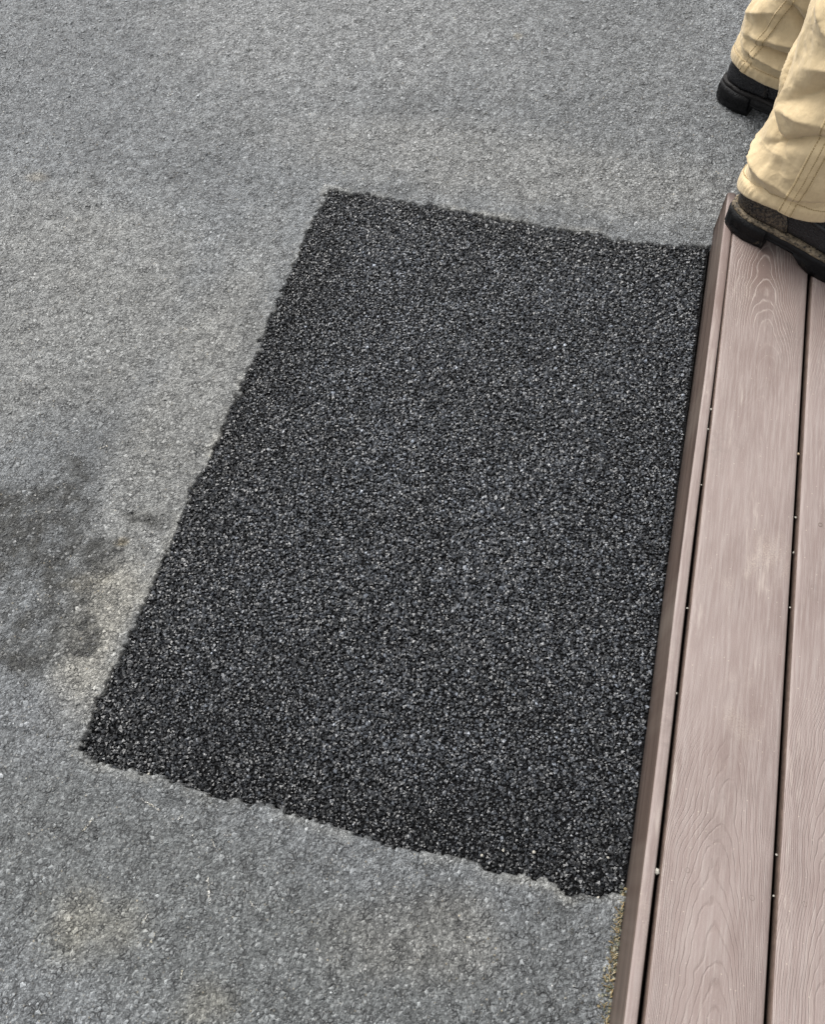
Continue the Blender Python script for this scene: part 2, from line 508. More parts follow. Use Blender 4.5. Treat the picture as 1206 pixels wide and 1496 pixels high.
# a shallow crack runs left from the patch's near corner
crk = np.abs(Y - (0.083 + 0.02 * fbm(X * 14, X * 0, 97, 3) + 0.02 * (X + 0.6)))
Z -= 0.0028 * np.exp(-(crk / 0.004) ** 2) * sstep(-0.595, -0.61, X) * sstep(-0.95, -0.66, X)
crk2 = np.abs(Y - (0.47 + 0.05 * fbm(X * 16, X * 0, 99, 3)))
Z -= 0.004 * np.exp(-(crk2 / 0.006) ** 2) * sstep(-0.60, -0.615, X) * sstep(-0.78, -0.70, X)
for (x0, y0, x1, y1, dep, sd0) in ((-1.12, 1.12, -0.98, 1.15, 0.0045, 401), (-0.74, 1.02, -0.60, 1.00, 0.0045, 411), (-0.95, 1.06, -0.80, 1.09, 0.004, 421), (-0.30, 1.40, -0.12, 1.37, 0.003, 431),
                                (-0.55, 1.37, -0.44, 1.33, 0.004, 441), (-0.85, 0.55, -0.78, 0.53, 0.004, 451), (0.155, -0.02, 0.165, -0.22, 0.004, 461), (-0.02, -0.10, 0.05, -0.16, 0.003, 471), (-0.64, 0.40, -0.70, 0.36, 0.004, 481)):
    L_ = math.hypot(x1 - x0, y1 - y0); ux, uy = (x1 - x0) / L_, (y1 - y0) / L_
    t_ = (X - x0) * ux + (Y - y0) * uy
    q_ = -(X - x0) * uy + (Y - y0) * ux - 0.022 * fbm(t_ * 24, t_ * 0, sd0, 3)
    Z -= dep * np.exp(-(q_ / 0.0038) ** 2) * sstep(-0.01, 0.02, t_) * sstep(L_ + 0.01, L_ - 0.02, t_) * np.clip(0.6 + 1.6 * fbm(t_ * 30, t_ * 0 + 3, sd0 + 5, 2), 0, 1)
Z = np.where((np.abs(X) > 2.6) | (np.abs(Y) > 3.4), Z * 0.3, Z)

# colour of the old surface: sealer, dust and stains, which stay where they are
C = np.empty(X.shape + (3,))
f1 = fbm(X * 1.7, Y * 1.7, 101, 4); f2 = fbm(X * 4.5, Y * 4.5, 111, 4); f3 = fbm(X * 17, Y * 17, 121, 4)
C[:] = np.array((0.143, 0.151, 0.157))
C *= (1 + 0.42 * f1 + 0.42 * f2 + 0.32 * f3)[..., None]


def stain(x, y, rx, ry, col, amt, rot=0.0, ragged=0.8, seed=0):
    c, s = math.cos(rot), math.sin(rot)
    a = ((X - x) * c + (Y - y) * s) / rx
    b = (-(X - x) * s + (Y - y) * c) / ry
    w = np.exp(-(a * a + b * b)) + ragged * fbm(X * 12, Y * 12, 131 + seed, 5) * np.exp(-(a * a + b * b) * 0.6)
    w = np.clip(sstep(0.12, 0.85, w), 0, 1) * amt
    C[:] = C * (1 - w[..., None]) + np.array(col) * w[..., None]


dust = (0.232, 0.230, 0.216)
stain(-0.66, 0.62, 0.10, 0.50, dust, 0.55, 0.0, 0.7, 1)           # dusty strip beside the patch
stain(-0.66, 0.27, 0.06, 0.16, (0.25, 0.24, 0.21), 0.75, 0.0, 0.9, 2)
stain(-0.95, 0.85, 0.30, 0.30, dust, 0.50, 0.4, 0.9, 3)
stain(-1.15, 1.05, 0.25, 0.16, dust, 0.30, 0.0, 1.0, 4)
stain(-0.20, 1.42, 0.62, 0.12, (0.215, 0.215, 0.207), 0.6, 0.0, 0.9, 5)
stain(-0.70, 1.85, 0.55, 0.40, (0.222, 0.226, 0.226), 0.6, 0.0, 0.9, 6)
stain(0.10, 1.85, 0.40, 0.40, (0.150, 0.155, 0.158), 0.5, 0.0, 0.9, 20)
stain(-0.72, 0.06, 0.12, 0.11, (0.140, 0.147, 0.155), 0.7, 0.0, 0.5, 7)     # bluish sealer
stain(-1.25, 1.50, 0.20, 0.30, (0.125, 0.132, 0.138), 0.5, 0.5, 0.8, 8)
stain(-0.35, -0.10, 0.55, 0.15, (0.116, 0.122, 0.122), 0.8, -0.15, 0.7, 21)
stain(-0.50, -0.14, 0.08, 0.05, (0.24, 0.225, 0.18), 0.45, 0.3, 1.6, 9)
stain(-0.30, -0.20, 0.05, 0.04, (0.20, 0.18, 0.13), 0.3, 0.3, 1.6, 10)
stain(-0.05, -0.05, 0.14, 0.07, (0.165, 0.160, 0.145), 0.5, 0.2, 1.1, 11)
stain(0.14, -0.10, 0.06, 0.25, (0.095, 0.100, 0.102), 0.7, 0.0, 0.8, 12)
stain(-1.21, 1.19, 0.030, 0.014, (0.27, 0.235, 0.175), 0.4, 0.2, 1.6, 13)
stain(-0.27, 1.84, 0.012, 0.012, (0.26, 0.23, 0.17), 0.5, 0.0, 1.4, 14)
# oily, damp-looking stain: one ragged mottled area from the left towards the patch
wx = X + 0.05 * fbm(X * 9, Y * 9, 301, 3); wy = Y + 0.05 * fbm(X * 9, Y * 9, 311, 3)
blob = np.zeros_like(X)
for (bx, by, brx, bry, ba) in ((-0.89, 0.40, 0.12, 0.085, 1.15), (-0.80, 0.47, 0.05, 0.05, 0.85), (-0.815, 0.535, 0.035, 0.022, 0.6), (-0.69, 0.38, 0.07, 0.035, 0.55), (-0.66, 0.45, 0.05, 0.014, 0.75),
                               (-0.69, 0.29, 0.050, 0.055, 0.95), (-0.66, 0.24, 0.035, 0.030, 0.7), (-0.76, 0.19, 0.075, 0.05, 0.85), (-0.79, 0.28, 0.09, 0.07, 0.45), (-0.74, 0.33, 0.06, 0.04, 0.5)):
    blob += ba * np.exp(-((wx - bx) / brx) ** 2 - ((wy - by) / bry) ** 2)
bw = sstep(0.30, 0.95, blob * (1 + 1.5 * fbm(X * 20, Y * 20, 321, 4)) + 0.9 * fbm(X * 50, Y * 50, 331, 4) * np.minimum(1, blob * 2)) * 0.97
bw = bw * np.clip(0.80 + 1.5 * fbm(X * 70, Y * 70, 341, 3), 0.15, 1.0)
BW = bw
C[:] = C * (1 - bw[..., None]) + np.array((0.030, 0.030, 0.027)) * bw[..., None]
stain(-0.68, 0.415, 0.016, 0.010, (0.25, 0.20, 0.11), 0.5, 0.4, 1.6, 19)
stain(-0.70, 0.335, 0.05, 0.02, (0.20, 0.185, 0.15), 0.4, 0.3, 1.6, 22)
dk = np.exp(-(crk2 / 0.007) ** 2) * sstep(-0.60, -0.615, X) * sstep(-0.80, -0.72, X) * np.clip(0.5 + 2.0 * fbm(X * 60, Y * 60, 361, 2), 0, 1)
C[:] = C * (1 - 0.6 * dk[..., None])
# pale dust rubbed into the lip of the cut
lip = np.exp(-((sd + 0.006) / 0.008) ** 2) * np.clip(0.35 + 2.4 * fbm(X * 22, Y * 22, 141, 3), 0, 1)
C += lip[..., None] * np.array((0.085, 0.080, 0.066))
# stone by stone variation
C *= (1 + 0.30 * (v1 - 0.5) * (d1 > 0.05) * (0.5 + wear))[..., None]
C = np.where((sd > 0)[..., None], np.array((0.03, 0.03, 0.032)), C)
C = np.clip(C, 0.02, 0.4)

ny, nx = X.shape
idx = np.arange(nx * ny).reshape(ny, nx)
F = np.stack([idx[:-1, :-1], idx[:-1, 1:], idx[1:, 1:], idx[1:, :-1]], axis=-1)
inner = (sd > 0.014)
hole = inner[:-1, :-1] & inner[:-1, 1:] & inner[1:, 1:] & inner[1:, :-1] & (X[:-1, 1:] < 0.24)
under = (X[:-1, :-1] > 0.232) & (X[:-1, 1:] < 2.2) & (Y[1:, :-1] < 1.29) & (Y[:-1, :-1] > -1.6)
F = F[~(hole | under)].reshape(-1, 4)
V = np.stack([X, Y, Z], -1).reshape(-1, 3)
used = np.zeros(len(V), bool); used[F.ravel()] = True
remap = np.cumsum(used) - 1
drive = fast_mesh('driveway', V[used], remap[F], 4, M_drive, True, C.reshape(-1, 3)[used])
tag(drive, 'old grey sealed asphalt driveway, dusty and stained', kind='structure')

def rand_rot(n):
    q = RNG.normal(size=(n, 4)); q /= np.linalg.norm(q, axis=1)[:, None]
    w, x, y, z = q.T
    return np.stack([1 - 2 * (y * y + z * z), 2 * (x * y - z * w), 2 * (x * z + y * w),
                     2 * (x * y + z * w), 1 - 2 * (x * x + z * z), 2 * (y * z - x * w),
                     2 * (x * z - y * w), 2 * (y * z + x * w), 1 - 2 * (x * x + y * y)], -1).reshape(n, 3, 3)


OCT_V = np.array([(1, 0, 0), (-1, 0, 0), (0, 1, 0), (0, -1, 0), (0, 0, 1), (0, 0, -1)], float)
OCT_F = np.array([(0, 2, 4), (2, 1, 4), (1, 3, 4), (3, 0, 4), (2, 0, 5), (1, 2, 5), (3, 1, 5), (0, 3, 5)])


def shards(px, py, pz, r, flat, lie=False):
    """Angular eight-faced stone chips; lie keeps them flat on the ground."""
    n = len(px)
    b = OCT_V[None] * (1 + RNG.uniform(-0.3, 0.3, size=(n, 6, 1))) + RNG.uniform(-0.22, 0.22, size=(n, 6, 3))
    sc = np.stack([RNG.uniform(0.8, 1.3, n), RNG.uniform(0.75, 1.1, n), RNG.uniform(flat[0], flat[1], n)], -1) * r[:, None]
    b = b * sc[:, None, :]
    if lie:
        a = RNG.uniform(0, 6.283, n); ca, sa = np.cos(a)[:, None], np.sin(a)[:, None]
        bx = b[..., 0] * ca - b[..., 1] * sa; by = b[..., 0] * sa + b[..., 1] * ca
        b = np.stack([bx, by, b[..., 2] + bx * RNG.uniform(-0.2, 0.2, (n, 1)) + by * RNG.uniform(-0.2, 0.2, (n, 1))], -1)
    else:
        b = np.einsum('nij,nkj->nki', rand_rot(n), b)
    b = b + np.stack([px, py, pz], -1)[:, None, :]
    f = OCT_F[None] + (np.arange(n) * 6)[:, None, None]
    return b.reshape(-1, 3), f.reshape(-1, 3)


def ground_at(x, y, arr):
    ii = np.clip(np.searchsorted(ys, y), 1, ny - 1); jj = np.clip(np.searchsorted(xs, x), 1, nx - 1)
    return arr[ii, jj], arr[ii - 1, jj - 1], arr[ii - 1, jj], arr[ii, jj - 1]


# stones of the old surface that stand proud of the worn sealer
ex, ey = np.meshgrid(np.arange(-1.75, 0.72, 0.0066), np.arange(-0.42, 2.35, 0.0066))
ex = ex.ravel() + RNG.uniform(-0.004, 0.004, ex.size); ey = ey.ravel() + RNG.uniform(-0.004, 0.004, ey.size)
ke = (patch_sd(ex, ey) < -0.004) & ((ex < 0.212) | (ey > 1.33)) & (RNG.random(ex.size) < np.clip(0.62 + 0.9 * fbm(ex * 7, ey * 7, 351, 3), 0.15, 0.95))
ke &= (ey > 0.85 * (-ex - 0.78) / 0.62 - 0.45)           # outside the camera's far left nothing is told apart
ex, ey = ex[ke], ey[ke]
er = 0.0015 + 0.0028 * RNG.random(len(ex)) ** 1.8
ez = np.mean(ground_at(ex, ey, Z), axis=0)
ec = ground_at(ex, ey, C)[0] * np.clip(0.96 + 0.20 * RNG.normal(size=len(ex)), 0.4, 1.9)[:, None]
ec = ec + (ground_at(ex, ey, BW)[0] * 0.11 * RNG.random(len(ex)) ** 2)[:, None]
ec = np.where((RNG.random(len(ex)) < 0.014)[:, None], np.clip(ec * 1.5 + 0.03, 0, 0.40), ec)
ev, ef = shards(ex, ey, ez + er * 0.03, er, (0.32, 0.6), True)
exposed = fast_mesh('exposed_stones', ev, ef, 3, mat_worn_stone(), False, np.repeat(ec, 6, axis=0))
exposed.parent = drive
tag(exposed, kind='stuff')

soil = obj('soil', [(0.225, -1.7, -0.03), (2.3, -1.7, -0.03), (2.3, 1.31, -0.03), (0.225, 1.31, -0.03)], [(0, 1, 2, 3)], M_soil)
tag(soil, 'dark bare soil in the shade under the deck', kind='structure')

# ------------------------------------------------------------------ the fresh patch
gx = np.arange(PX0 - 0.03, PX1 - 0.006, 0.005)
gy = np.arange(PY0 - 0.03, PY1 + 0.03, 0.005)
GX, GY = np.meshgrid(gx, gy)


def patch_h(x, y):
    h = -0.0036 + 0.0035 * fbm(x * 5, y * 5, 151, 3) + 0.004 * fbm(x * 25, y * 25, 155, 3)
    h = h - 0.006 * np.exp(-((y - PY0) / 0.05) ** 2) + 0.001
    return h


GZ = patch_h(GX, GY) - 0.0012 + 0.003 * fbm(GX * 130, GY * 130, 161, 2)
gsd = patch_sd(GX, GY)
GZ = GZ - 0.003 * sstep(0.006, -0.006, gsd)
gi = np.arange(GX.size).reshape(GX.shape)
GF = np.stack([gi[:-1, :-1], gi[:-1, 1:], gi[1:, 1:], gi[1:, :-1]], -1)
ok = gsd > -0.008
GF = GF[ok[:-1, :-1] & ok[:-1, 1:] & ok[1:, 1:] & ok[1:, :-1]].reshape(-1, 4)
patch = fast_mesh('asphalt_patch', np.stack([GX, GY, GZ], -1).reshape(-1, 3), GF, 4, M_base, True)
tag(patch, 'fresh black rectangular asphalt patch of coarse stone against the deck', 'asphalt patch')

ICO_V = []
g = (1 + 5 ** 0.5) / 2
for a in (-1, 1):
    for b in (-g, g):
        ICO_V += [(0, a, b), (a, b, 0), (b, 0, a)]
ICO_V = np.array(ICO_V) / math.sqrt(1 + g * g)
ICO_F = []
for i in range(12):
    for j in range(12):
        for k in range(12):
            if i < j and i < k and j != k:
                a, b, c = ICO_V[i], ICO_V[j], ICO_V[k]
                if max(np.linalg.norm(a - b), np.linalg.norm(b - c), np.linalg.norm(a - c)) < 1.1 and np.dot(np.cross(b - a, c - a), a) > 0:
                    ICO_F.append((i, j, k))
ICO_F = np.array(ICO_F)


def stones(px, py, pz, r, flat=(0.62, 1.0)):
    n = len(px)
    b = ICO_V[None] * (1 + RNG.uniform(-0.36, 0.26, size=(n, 12, 1)))
    sc = np.stack([RNG.uniform(0.75, 1.25, n), RNG.uniform(0.75, 1.15, n), RNG.uniform(flat[0], flat[1], n)], -1)
    b = b * sc[:, None, :] * r[:, None, None]
    b = np.einsum('nij,nkj->nki', rand_rot(n), b)
    b[..., 2] *= 0.75
    b += np.stack([px, py, pz], -1)[:, None, :]
    f = ICO_F[None] + (np.arange(n) * 12)[:, None, None]
    return b.reshape(-1, 3), f.reshape(-1, 3)


def zone(x, y):
    return fbm(x * 5, y * 5, 171, 3) + 0.5 * fbm(x * 16, y * 16, 175, 2)


def spread(cell, jit, stray):
    x, y = np.meshgrid(np.arange(PX0 - 0.05, PX1 - 0.008, cell), np.arange(PY0 - 0.03, PY1 + 0.03, cell))
    x = x.ravel() + RNG.uniform(-jit, jit, x.size); y = y.ravel() + RNG.uniform(-jit, jit, y.size)
    d = patch_sd(x, y)
    k = (d > -0.0010 - 0.007 * (RNG.random(x.size) < stray) - 0.025 * (RNG.random(x.size) < 0.012)) & (x < 0.2175)
    return x[k], y[k], d[k]


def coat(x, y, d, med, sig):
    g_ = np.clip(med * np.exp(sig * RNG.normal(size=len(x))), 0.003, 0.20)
    g_ *= np.clip(1 + 0.9 * fbm(x * 3.0, y * 3.0, 181, 3) + 0.5 * fbm(x * 11, y * 11, 185, 2), 0.4, 1.8) * (0.55 + 0.65 * sstep(0.0, 0.16, d)) * (0.86 + 0.34 * sstep(0.15, 0.8, y))  # paler far end and blue cast: sky reflection put into the colour
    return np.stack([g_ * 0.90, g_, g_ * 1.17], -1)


# a bed of fine angular chips ...
SX, SY, sd_ = spread(0.0040, 0.0022, 0.06)
r = (0.0021 + 0.0016 * RNG.random(len(SX))) * (1 + 0.5 * zone(SX, SY))
SZ = patch_h(SX, SY) + 0.0002 + RNG.uniform(-0.0018, 0.0012, len(SX))
v1_, f1_ = shards(SX, SY, SZ, r, (0.7, 1.0))
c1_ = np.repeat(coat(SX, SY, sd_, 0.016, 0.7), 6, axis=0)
# ... and coarser stones pressed into it
SX, SY, sd_ = spread(0.0068, 0.0038, 0.10)
k = RNG.random(len(SX)) < np.clip(0.72 - 0.9 * zone(SX, SY), 0.25, 1.0)
SX, SY, sd_ = SX[k], SY[k], sd_[k]
r = (0.0023 + 0.0024 * RNG.random(len(SX)) ** 1.7) * (1 + 0.4 * zone(SX, SY))
SZ = patch_h(SX, SY) + RNG.uniform(-0.0020, 0.0012, len(SX)) - 0.2 * r
v2_, f2_ = stones(SX, SY, SZ, r, (0.6, 0.95))
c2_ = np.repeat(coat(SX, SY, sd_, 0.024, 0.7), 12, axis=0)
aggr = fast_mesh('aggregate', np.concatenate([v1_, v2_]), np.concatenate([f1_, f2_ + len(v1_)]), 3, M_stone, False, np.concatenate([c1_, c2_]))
aggr.parent = patch
tag(aggr, kind='stuff')

# the largest stones, each one a part
protos = []
greys = [(0.020, 0.020, 0.022), (0.026, 0.026, 0.028), (0.032, 0.033, 0.035), (0.045, 0.046, 0.048), (0.06, 0.062, 0.066), (0.022, 0.022, 0.024)]
mats_big = [mat_stone_single(k, gcl) for k, gcl in enumerate(greys)]
for k in range(12):
    vv, ff = stones(np.zeros(1), np.zeros(1), np.zeros(1), np.ones(1), (0.7, 1.0))
    o = fast_mesh('stone', vv, ff, 3, mats_big[k % 6], False)
    protos.append(o.data)
    bpy.data.objects.remove(o)
for k in range(290):
    while True:
        x, y = random.uniform(PX0, 0.205), random.uniform(PY0, PY1)
        if patch_sd(np.array([x]), np.array([y]))[0] > 0.006: break
    rr = random.uniform(0.0038, 0.0056)
    o = bpy.data.objects.new('stone', random.choice(protos))
    COL.objects.link(o)
    o.parent = patch
    o.location = (x, y, float(patch_h(np.array([x]), np.array([y]))[0]) - rr * 0.28)
    o.scale = (rr, rr * random.uniform(0.8, 1.1), rr * 0.8)
    o.rotation_euler = (0, 0, random.uniform(0, 6.28))

# ------------------------------------------------------------------ deck
HD = 0.095
D0, D1 = -1.6, 1.322
deck = empty('deck', (0.22, D1, 0))
tag(deck, 'low taupe composite deck of long grained boards edged by a thin trim', 'deck')


def board(name, x0, x1, z0, z1, y0, y1, shift, rad=0.004, xoff=None, nseg=60, seed=0):
    xc = (x0 + x1) / 2
    a = (x1 - x0) / 2
    prof = [(-a, z0), (-a, (z0 + z1) / 2), (-a, z1 - rad)]
    for t in (22.5, 45, 67.5):
        prof.append((-a + rad - rad * math.cos(R(t)), z1 - rad + rad * math.sin(R(t))))
    nt_ = max(2, int((x1 - x0) / 0.012))
    for k in range(nt_ + 1):
        prof.append((-a + rad + (2 * a - 2 * rad) * k / nt_, z1))
    for t in (67.5, 45, 22.5):
        prof.append((a - rad + rad * math.cos(R(t)), z1 - rad + rad * math.sin(R(t))))
    prof += [(a, z1 - rad), (a, (z0 + z1) / 2), (a, z0)]
    m = len(prof)
    vs, fs, mi = [], [], []
    for i in range(nseg + 1):
        y = y0 + (y1 - y0) * i / nseg
        ox = float(xoff(y)) if xoff else 0.0
        wob = 0.0005 * math.sin(y * 3.1 + seed) + 0.0003 * math.sin(y * 11 + seed * 2)
        for px, pz in prof:
            vs.append((px + ox, y, pz + (wob if pz > z0 else 0)))
    for i in range(nseg):
        for k in range(m):
            q = (i * m + k, i * m + (k + 1) % m, (i + 1) * m + (k + 1) % m, (i + 1) * m + k)
            fs.append(q)
            zz = (prof[k][1] + prof[(k + 1) % m][1]) / 2
            mi.append(0 if zz > z1 - rad * 0.45 and k < m - 1 else 1)
    fs.append(tuple(range(m))); mi.append(1)
    fs.append(tuple(nseg * m + k for k in reversed(range(m)))); mi.append(1)
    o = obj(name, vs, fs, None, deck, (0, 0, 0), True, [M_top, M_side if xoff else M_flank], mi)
    o.location = Vector((xc, 0, 0)) - deck.location
    o['grain_shift'] = float(shift)
    o['grain_amount'] = 1.0
    return o


boards = []
shifts = [0.30, 2.45, 5.1, 7.7, 9.9, 12.2, 17.4, 19.9, 23.1, 26.6, 29.2, 31.7, 34.3]
for k in range(13):
    x0 = 0.2432 + 0.1448 * k
    boards.append(board('deck_board', x0, x0 + 0.1386, HD - 0.024, HD, D0 + 0.02, D1 - 0.018, shifts[k], 0.0058, None, 60, k))
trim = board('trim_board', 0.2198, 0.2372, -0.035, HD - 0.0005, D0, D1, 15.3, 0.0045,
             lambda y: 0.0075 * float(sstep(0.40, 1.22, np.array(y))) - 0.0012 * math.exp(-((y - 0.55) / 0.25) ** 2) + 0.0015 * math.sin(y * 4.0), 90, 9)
trim['grain_amount'] = 0.0
trim['label'] = 'thin upright trim board along the asphalt'
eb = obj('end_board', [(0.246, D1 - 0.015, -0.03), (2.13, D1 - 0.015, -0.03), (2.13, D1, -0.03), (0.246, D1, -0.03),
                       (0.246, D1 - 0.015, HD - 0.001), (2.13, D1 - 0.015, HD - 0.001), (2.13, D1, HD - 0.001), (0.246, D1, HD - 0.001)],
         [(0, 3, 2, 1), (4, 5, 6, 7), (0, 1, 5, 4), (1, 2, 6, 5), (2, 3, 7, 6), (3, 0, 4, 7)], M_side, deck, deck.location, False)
# joists under the boards
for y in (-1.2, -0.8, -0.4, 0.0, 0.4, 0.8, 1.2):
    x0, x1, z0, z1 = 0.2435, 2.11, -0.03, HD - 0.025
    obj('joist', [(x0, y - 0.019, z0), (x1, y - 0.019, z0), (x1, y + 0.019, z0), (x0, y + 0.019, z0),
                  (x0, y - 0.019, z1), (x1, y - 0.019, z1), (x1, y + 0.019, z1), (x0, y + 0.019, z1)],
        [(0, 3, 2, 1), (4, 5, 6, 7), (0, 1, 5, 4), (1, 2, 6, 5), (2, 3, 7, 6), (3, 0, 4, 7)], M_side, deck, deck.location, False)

# screw heads sunk in the boards
M_screw = mat_plain('brown_screw', (0.11, 0.085, 0.07), 0.5)


def screw(x, y, b, parent):
    vs, fs = [], []
    for rr, zz in ((0.0034, 0.0007), (0.0032, 0.0014), (0.0024, 0.0009), (0.0021, 0.0002), (0.0008, 0.0002)):
        for k in range(12):
            t = k * math.pi / 6
            vs.append((x + rr * math.cos(t), y + rr * math.sin(t), HD + zz - 0.0007))
    for j in range(4):
        for k in range(12):
            fs.append((j * 12 + k, j * 12 + (k + 1) % 12, (j + 1) * 12 + (k + 1) % 12, (j + 1) * 12 + k))
    fs.append(tuple(range(48, 60)))
    o = obj('screw_head', vs, fs, M_screw, parent, tuple(deck.location + parent.location), True)
    return o


for b, bo in enumerate(boards[:3]):
    x0 = 0.2432 + 0.1448 * b
    for y in (-0.4, 0.118, 0.655, 1.06):
        if b == 0 and y == 1.06: continue
        screw(x0 + 0.030 + 0.003 * math.sin(y * 9 + b), y + 0.004 * math.sin(b * 5 + y), b, bo)
        screw(x0 + 0.112 + 0.003 * math.cos(y * 7 + b), y - 0.014 + 0.004 * math.sin(b * 3 + y * 4), b, bo)

# ------------------------------------------------------------------ loose grit
M_peb = mat_plain('pale_pebble', (0.30, 0.285, 0.25), 0.6, 0.25, 300)
M_pebt = mat_plain('tan_pebble', (0.42, 0.33, 0.22), 0.7, 0.25, 300)


def pebble(x, y, z, rr, mat, label, group):
    vv, ff = stones(np.array([0.0]), np.array([0.0]), np.array([0.0]), np.array([rr]), (0.8, 1.0))
    o = obj('pebble', vv, ff, mat, None, (0, 0, 0), False)
    o.location = (x, y, z)
    tag(o, label, 'pebble', group)


L1 = 'tiny pale pebble wedged in the slit between thin trim and first deck board'
for y, rr in ((0.108, 0.0042), (0.345, 0.0026), (0.475, 0.0025), (0.685, 0.0024), (0.79, 0.0030), (0.83, 0.0024)):
    xx = 0.2392 + 0.004 * float(sstep(0.40, 1.22, np.array(y)))
    L1_ = L1 if rr < 0.004 else 'largest white pebble in the slit beside the trim, nearest the camera'
    pebble(xx + random.uniform(-0.0015, 0.0015), y, HD - 0.004, rr * (1.0 if rr > 0.004 else 0.72), M_peb, L1_, 'pebbles in the slit beside the trim')
L2 = 'tiny pale pebble wedged in the gap between the two deck boards'
for y, rr in ((0.115, 0.0020), (0.165, 0.0024), (0.51, 0.0020), (0.60, 0.0022), (0.66, 0.0024), (0.775, 0.0030)):
    pebble(0.3843 + random.uniform(-0.0012, 0.0012), y, HD - 0.005, rr * 0.78, M_peb if rr < 0.0025 else M_pebt, L2 if rr < 0.0025 else 'tan pebble wedged in the gap between the two deck boards', 'pebbles in the gap between boards')
L3 = 'small white stone chip lying on the near edge of the black patch'
for x, y, rr in ((0.088, 0.100, 0.0040), (0.046, 0.092, 0.0034), (0.018, 0.078, 0.0034), (0.110, 0.066, 0.0030), (0.172, 0.062, 0.0030), (0.184, 0.064, 0.0034), (0.19, 0.118, 0.0028), (-0.475, 0.064, 0.0035), (-0.490, 0.068, 0.0030), (-0.483, 0.063, 0.0030)):
    pebble(x, y, 0.0, rr * 0.75, M_peb, L3, 'white chips on the patch edge')

# dry moss, straw and sand gathered along the foot of the trim
mx, my = [], []
for k in range(2600):
    y = random.uniform(-0.55, 0.085)
    wdt = 0.006 + 0.016 * min(1, (0.09 - y) / 0.3)
    mx.append(0.2195 - abs(random.gauss(0, 0.55)) * wdt); my.append(y)
mx, my = np.array(mx), np.array(my)
mr = 0.0008 + 0.0017 * RNG.random(len(mx)) ** 2
mv, mf = stones(mx, my, 0.0015 + 0.003 * RNG.random(len(mx)), mr, (0.4, 0.9))
pal = np.array([(0.20, 0.145, 0.07), (0.13, 0.10, 0.05), (0.30, 0.26, 0.18), (0.08, 0.08, 0.05), (0.15, 0.145, 0.13)])
mc = pal[RNG.integers(0, 5, len(mx))]
mc[my > -0.08] *= np.array((0.72, 0.78, 0.85))
# straws: thin bent prisms
tv, tf, tcol = [], [], []
for k in range(260):
    y = random.uniform(-0.55, 0.06); wdt = 0.005 + 0.014 * min(1, (0.09 - y) / 0.3)
    x = 0.2175 - abs(random.gauss(0, 0.5)) * wdt
    a = random.uniform(0, 3.14); l = random.uniform(0.003, 0.010); w_ = random.uniform(0.0003, 0.0007)
    z = random.uniform(0.002, 0.006); dz = random.uniform(-0.002, 0.003)
    dx, dy = math.cos(a), math.sin(a)
    x2 = min(x + dx * l, 0.2185)
    b = len(tv)
    for px, py, pz in ((x, y, z), (x2, y + dy * l, z + dz)):
        tv += [(px - dy * w_, py + dx * w_, pz), (px + dy * w_, py - dx * w_, pz), (px, py, pz + 1.6 * w_)]
    tf += [(b, b + 1, b + 4), (b, b + 4, b + 3), (b + 1, b + 2, b + 5), (b + 1, b + 5, b + 4), (b + 2, b, b + 3), (b + 2, b + 3, b + 5)]
    tcol += [random.choice([(0.27, 0.20, 0.10), (0.19, 0.13, 0.06), (0.32, 0.27, 0.18)])] * 6
av = np.concatenate([mv, np.array(tv)]); af = np.concatenate([mf, np.array(tf) + len(mv)])
moss = fast_mesh('dry_moss', av, af, 3, mat_tint('dry_moss_and_sand'), False, np.concatenate([np.repeat(mc, 12, axis=0), np.array(tcol)]))
tag(moss, 'tan dry moss and sand gathered along the foot of the trim', 'moss', kind='stuff')

# pale scuffs and flakes on the old asphalt, and sand grains sprinkled over it
fx, fy, fr = [], [], []
for (x, y, ang, ln) in ((-0.40, -0.135, 80, 0.022), (-0.345, -0.06, 115, 0.035), (-0.345, -0.165, 92, 0.012), (-0.47, 0.028, 165, 0.035), (-0.42, 0.022, 60, 0.008), (-0.55, -0.02, 70, 0.02),
                        (0.02, -0.03, 60, 0.01), (-0.28, -0.06, 150, 0.012), (-0.79, 0.58, 25, 0.02), (-0.42, -0.115, 70, 0.015), (-0.36, 0.0, 140, 0.012)):
    for k in range(int(ln * 1100)):
        t = random.uniform(-0.5, 0.5) * ln
        fx.append(x + math.cos(R(ang)) * t + random.gauss(0, 0.0007)); fy.append(y + math.sin(R(ang)) * t + random.gauss(0, 0.0007)); fr.append(random.uniform(0.0005, 0.0013))
for k in range(900):
    x, y = random.uniform(-1.6, 0.21), random.uniform(-0.35, 2.2)
    fx.append(x); fy.append(y); fr.append(random.uniform(0.0005, 0.0013))
fx, fy, fr = np.array(fx), np.array(fy), np.array(fr)
k_ = patch_sd(fx, fy) < -0.004
fx, fy, fr = fx[k_], fy[k_], fr[k_]
ii = np.searchsorted(ys, fy); jj = np.searchsorted(xs, fx)
fz = np.maximum(np.maximum(Z[ii, jj], Z[ii - 1, jj]), np.maximum(Z[ii, jj - 1], Z[ii - 1, jj - 1]))
gv, gf = stones(fx, fy, fz + fr * 0.1, fr, (0.3, 0.6))
gc = np.array([(0.42, 0.41, 0.38), (0.34, 0.33, 0.29), (0.36, 0.33, 0.26), (0.5, 0.49, 0.47)])[RNG.integers(0, 4, len(fx))]
grit = fast_mesh('sand_grit', gv, gf, 3, mat_tint('pale_grit'), False, np.repeat(gc, 12, axis=0))
tag(grit, 'pale grit and scuff crumbs scattered over the old asphalt', 'grit', kind='stuff')

# ------------------------------------------------------------------ the person
PL = (0.29, 1.45, 0.0)
person = empty('person', PL)
tag(person, 'person in khaki work trousers and black boots standing with one foot on the deck', 'person')


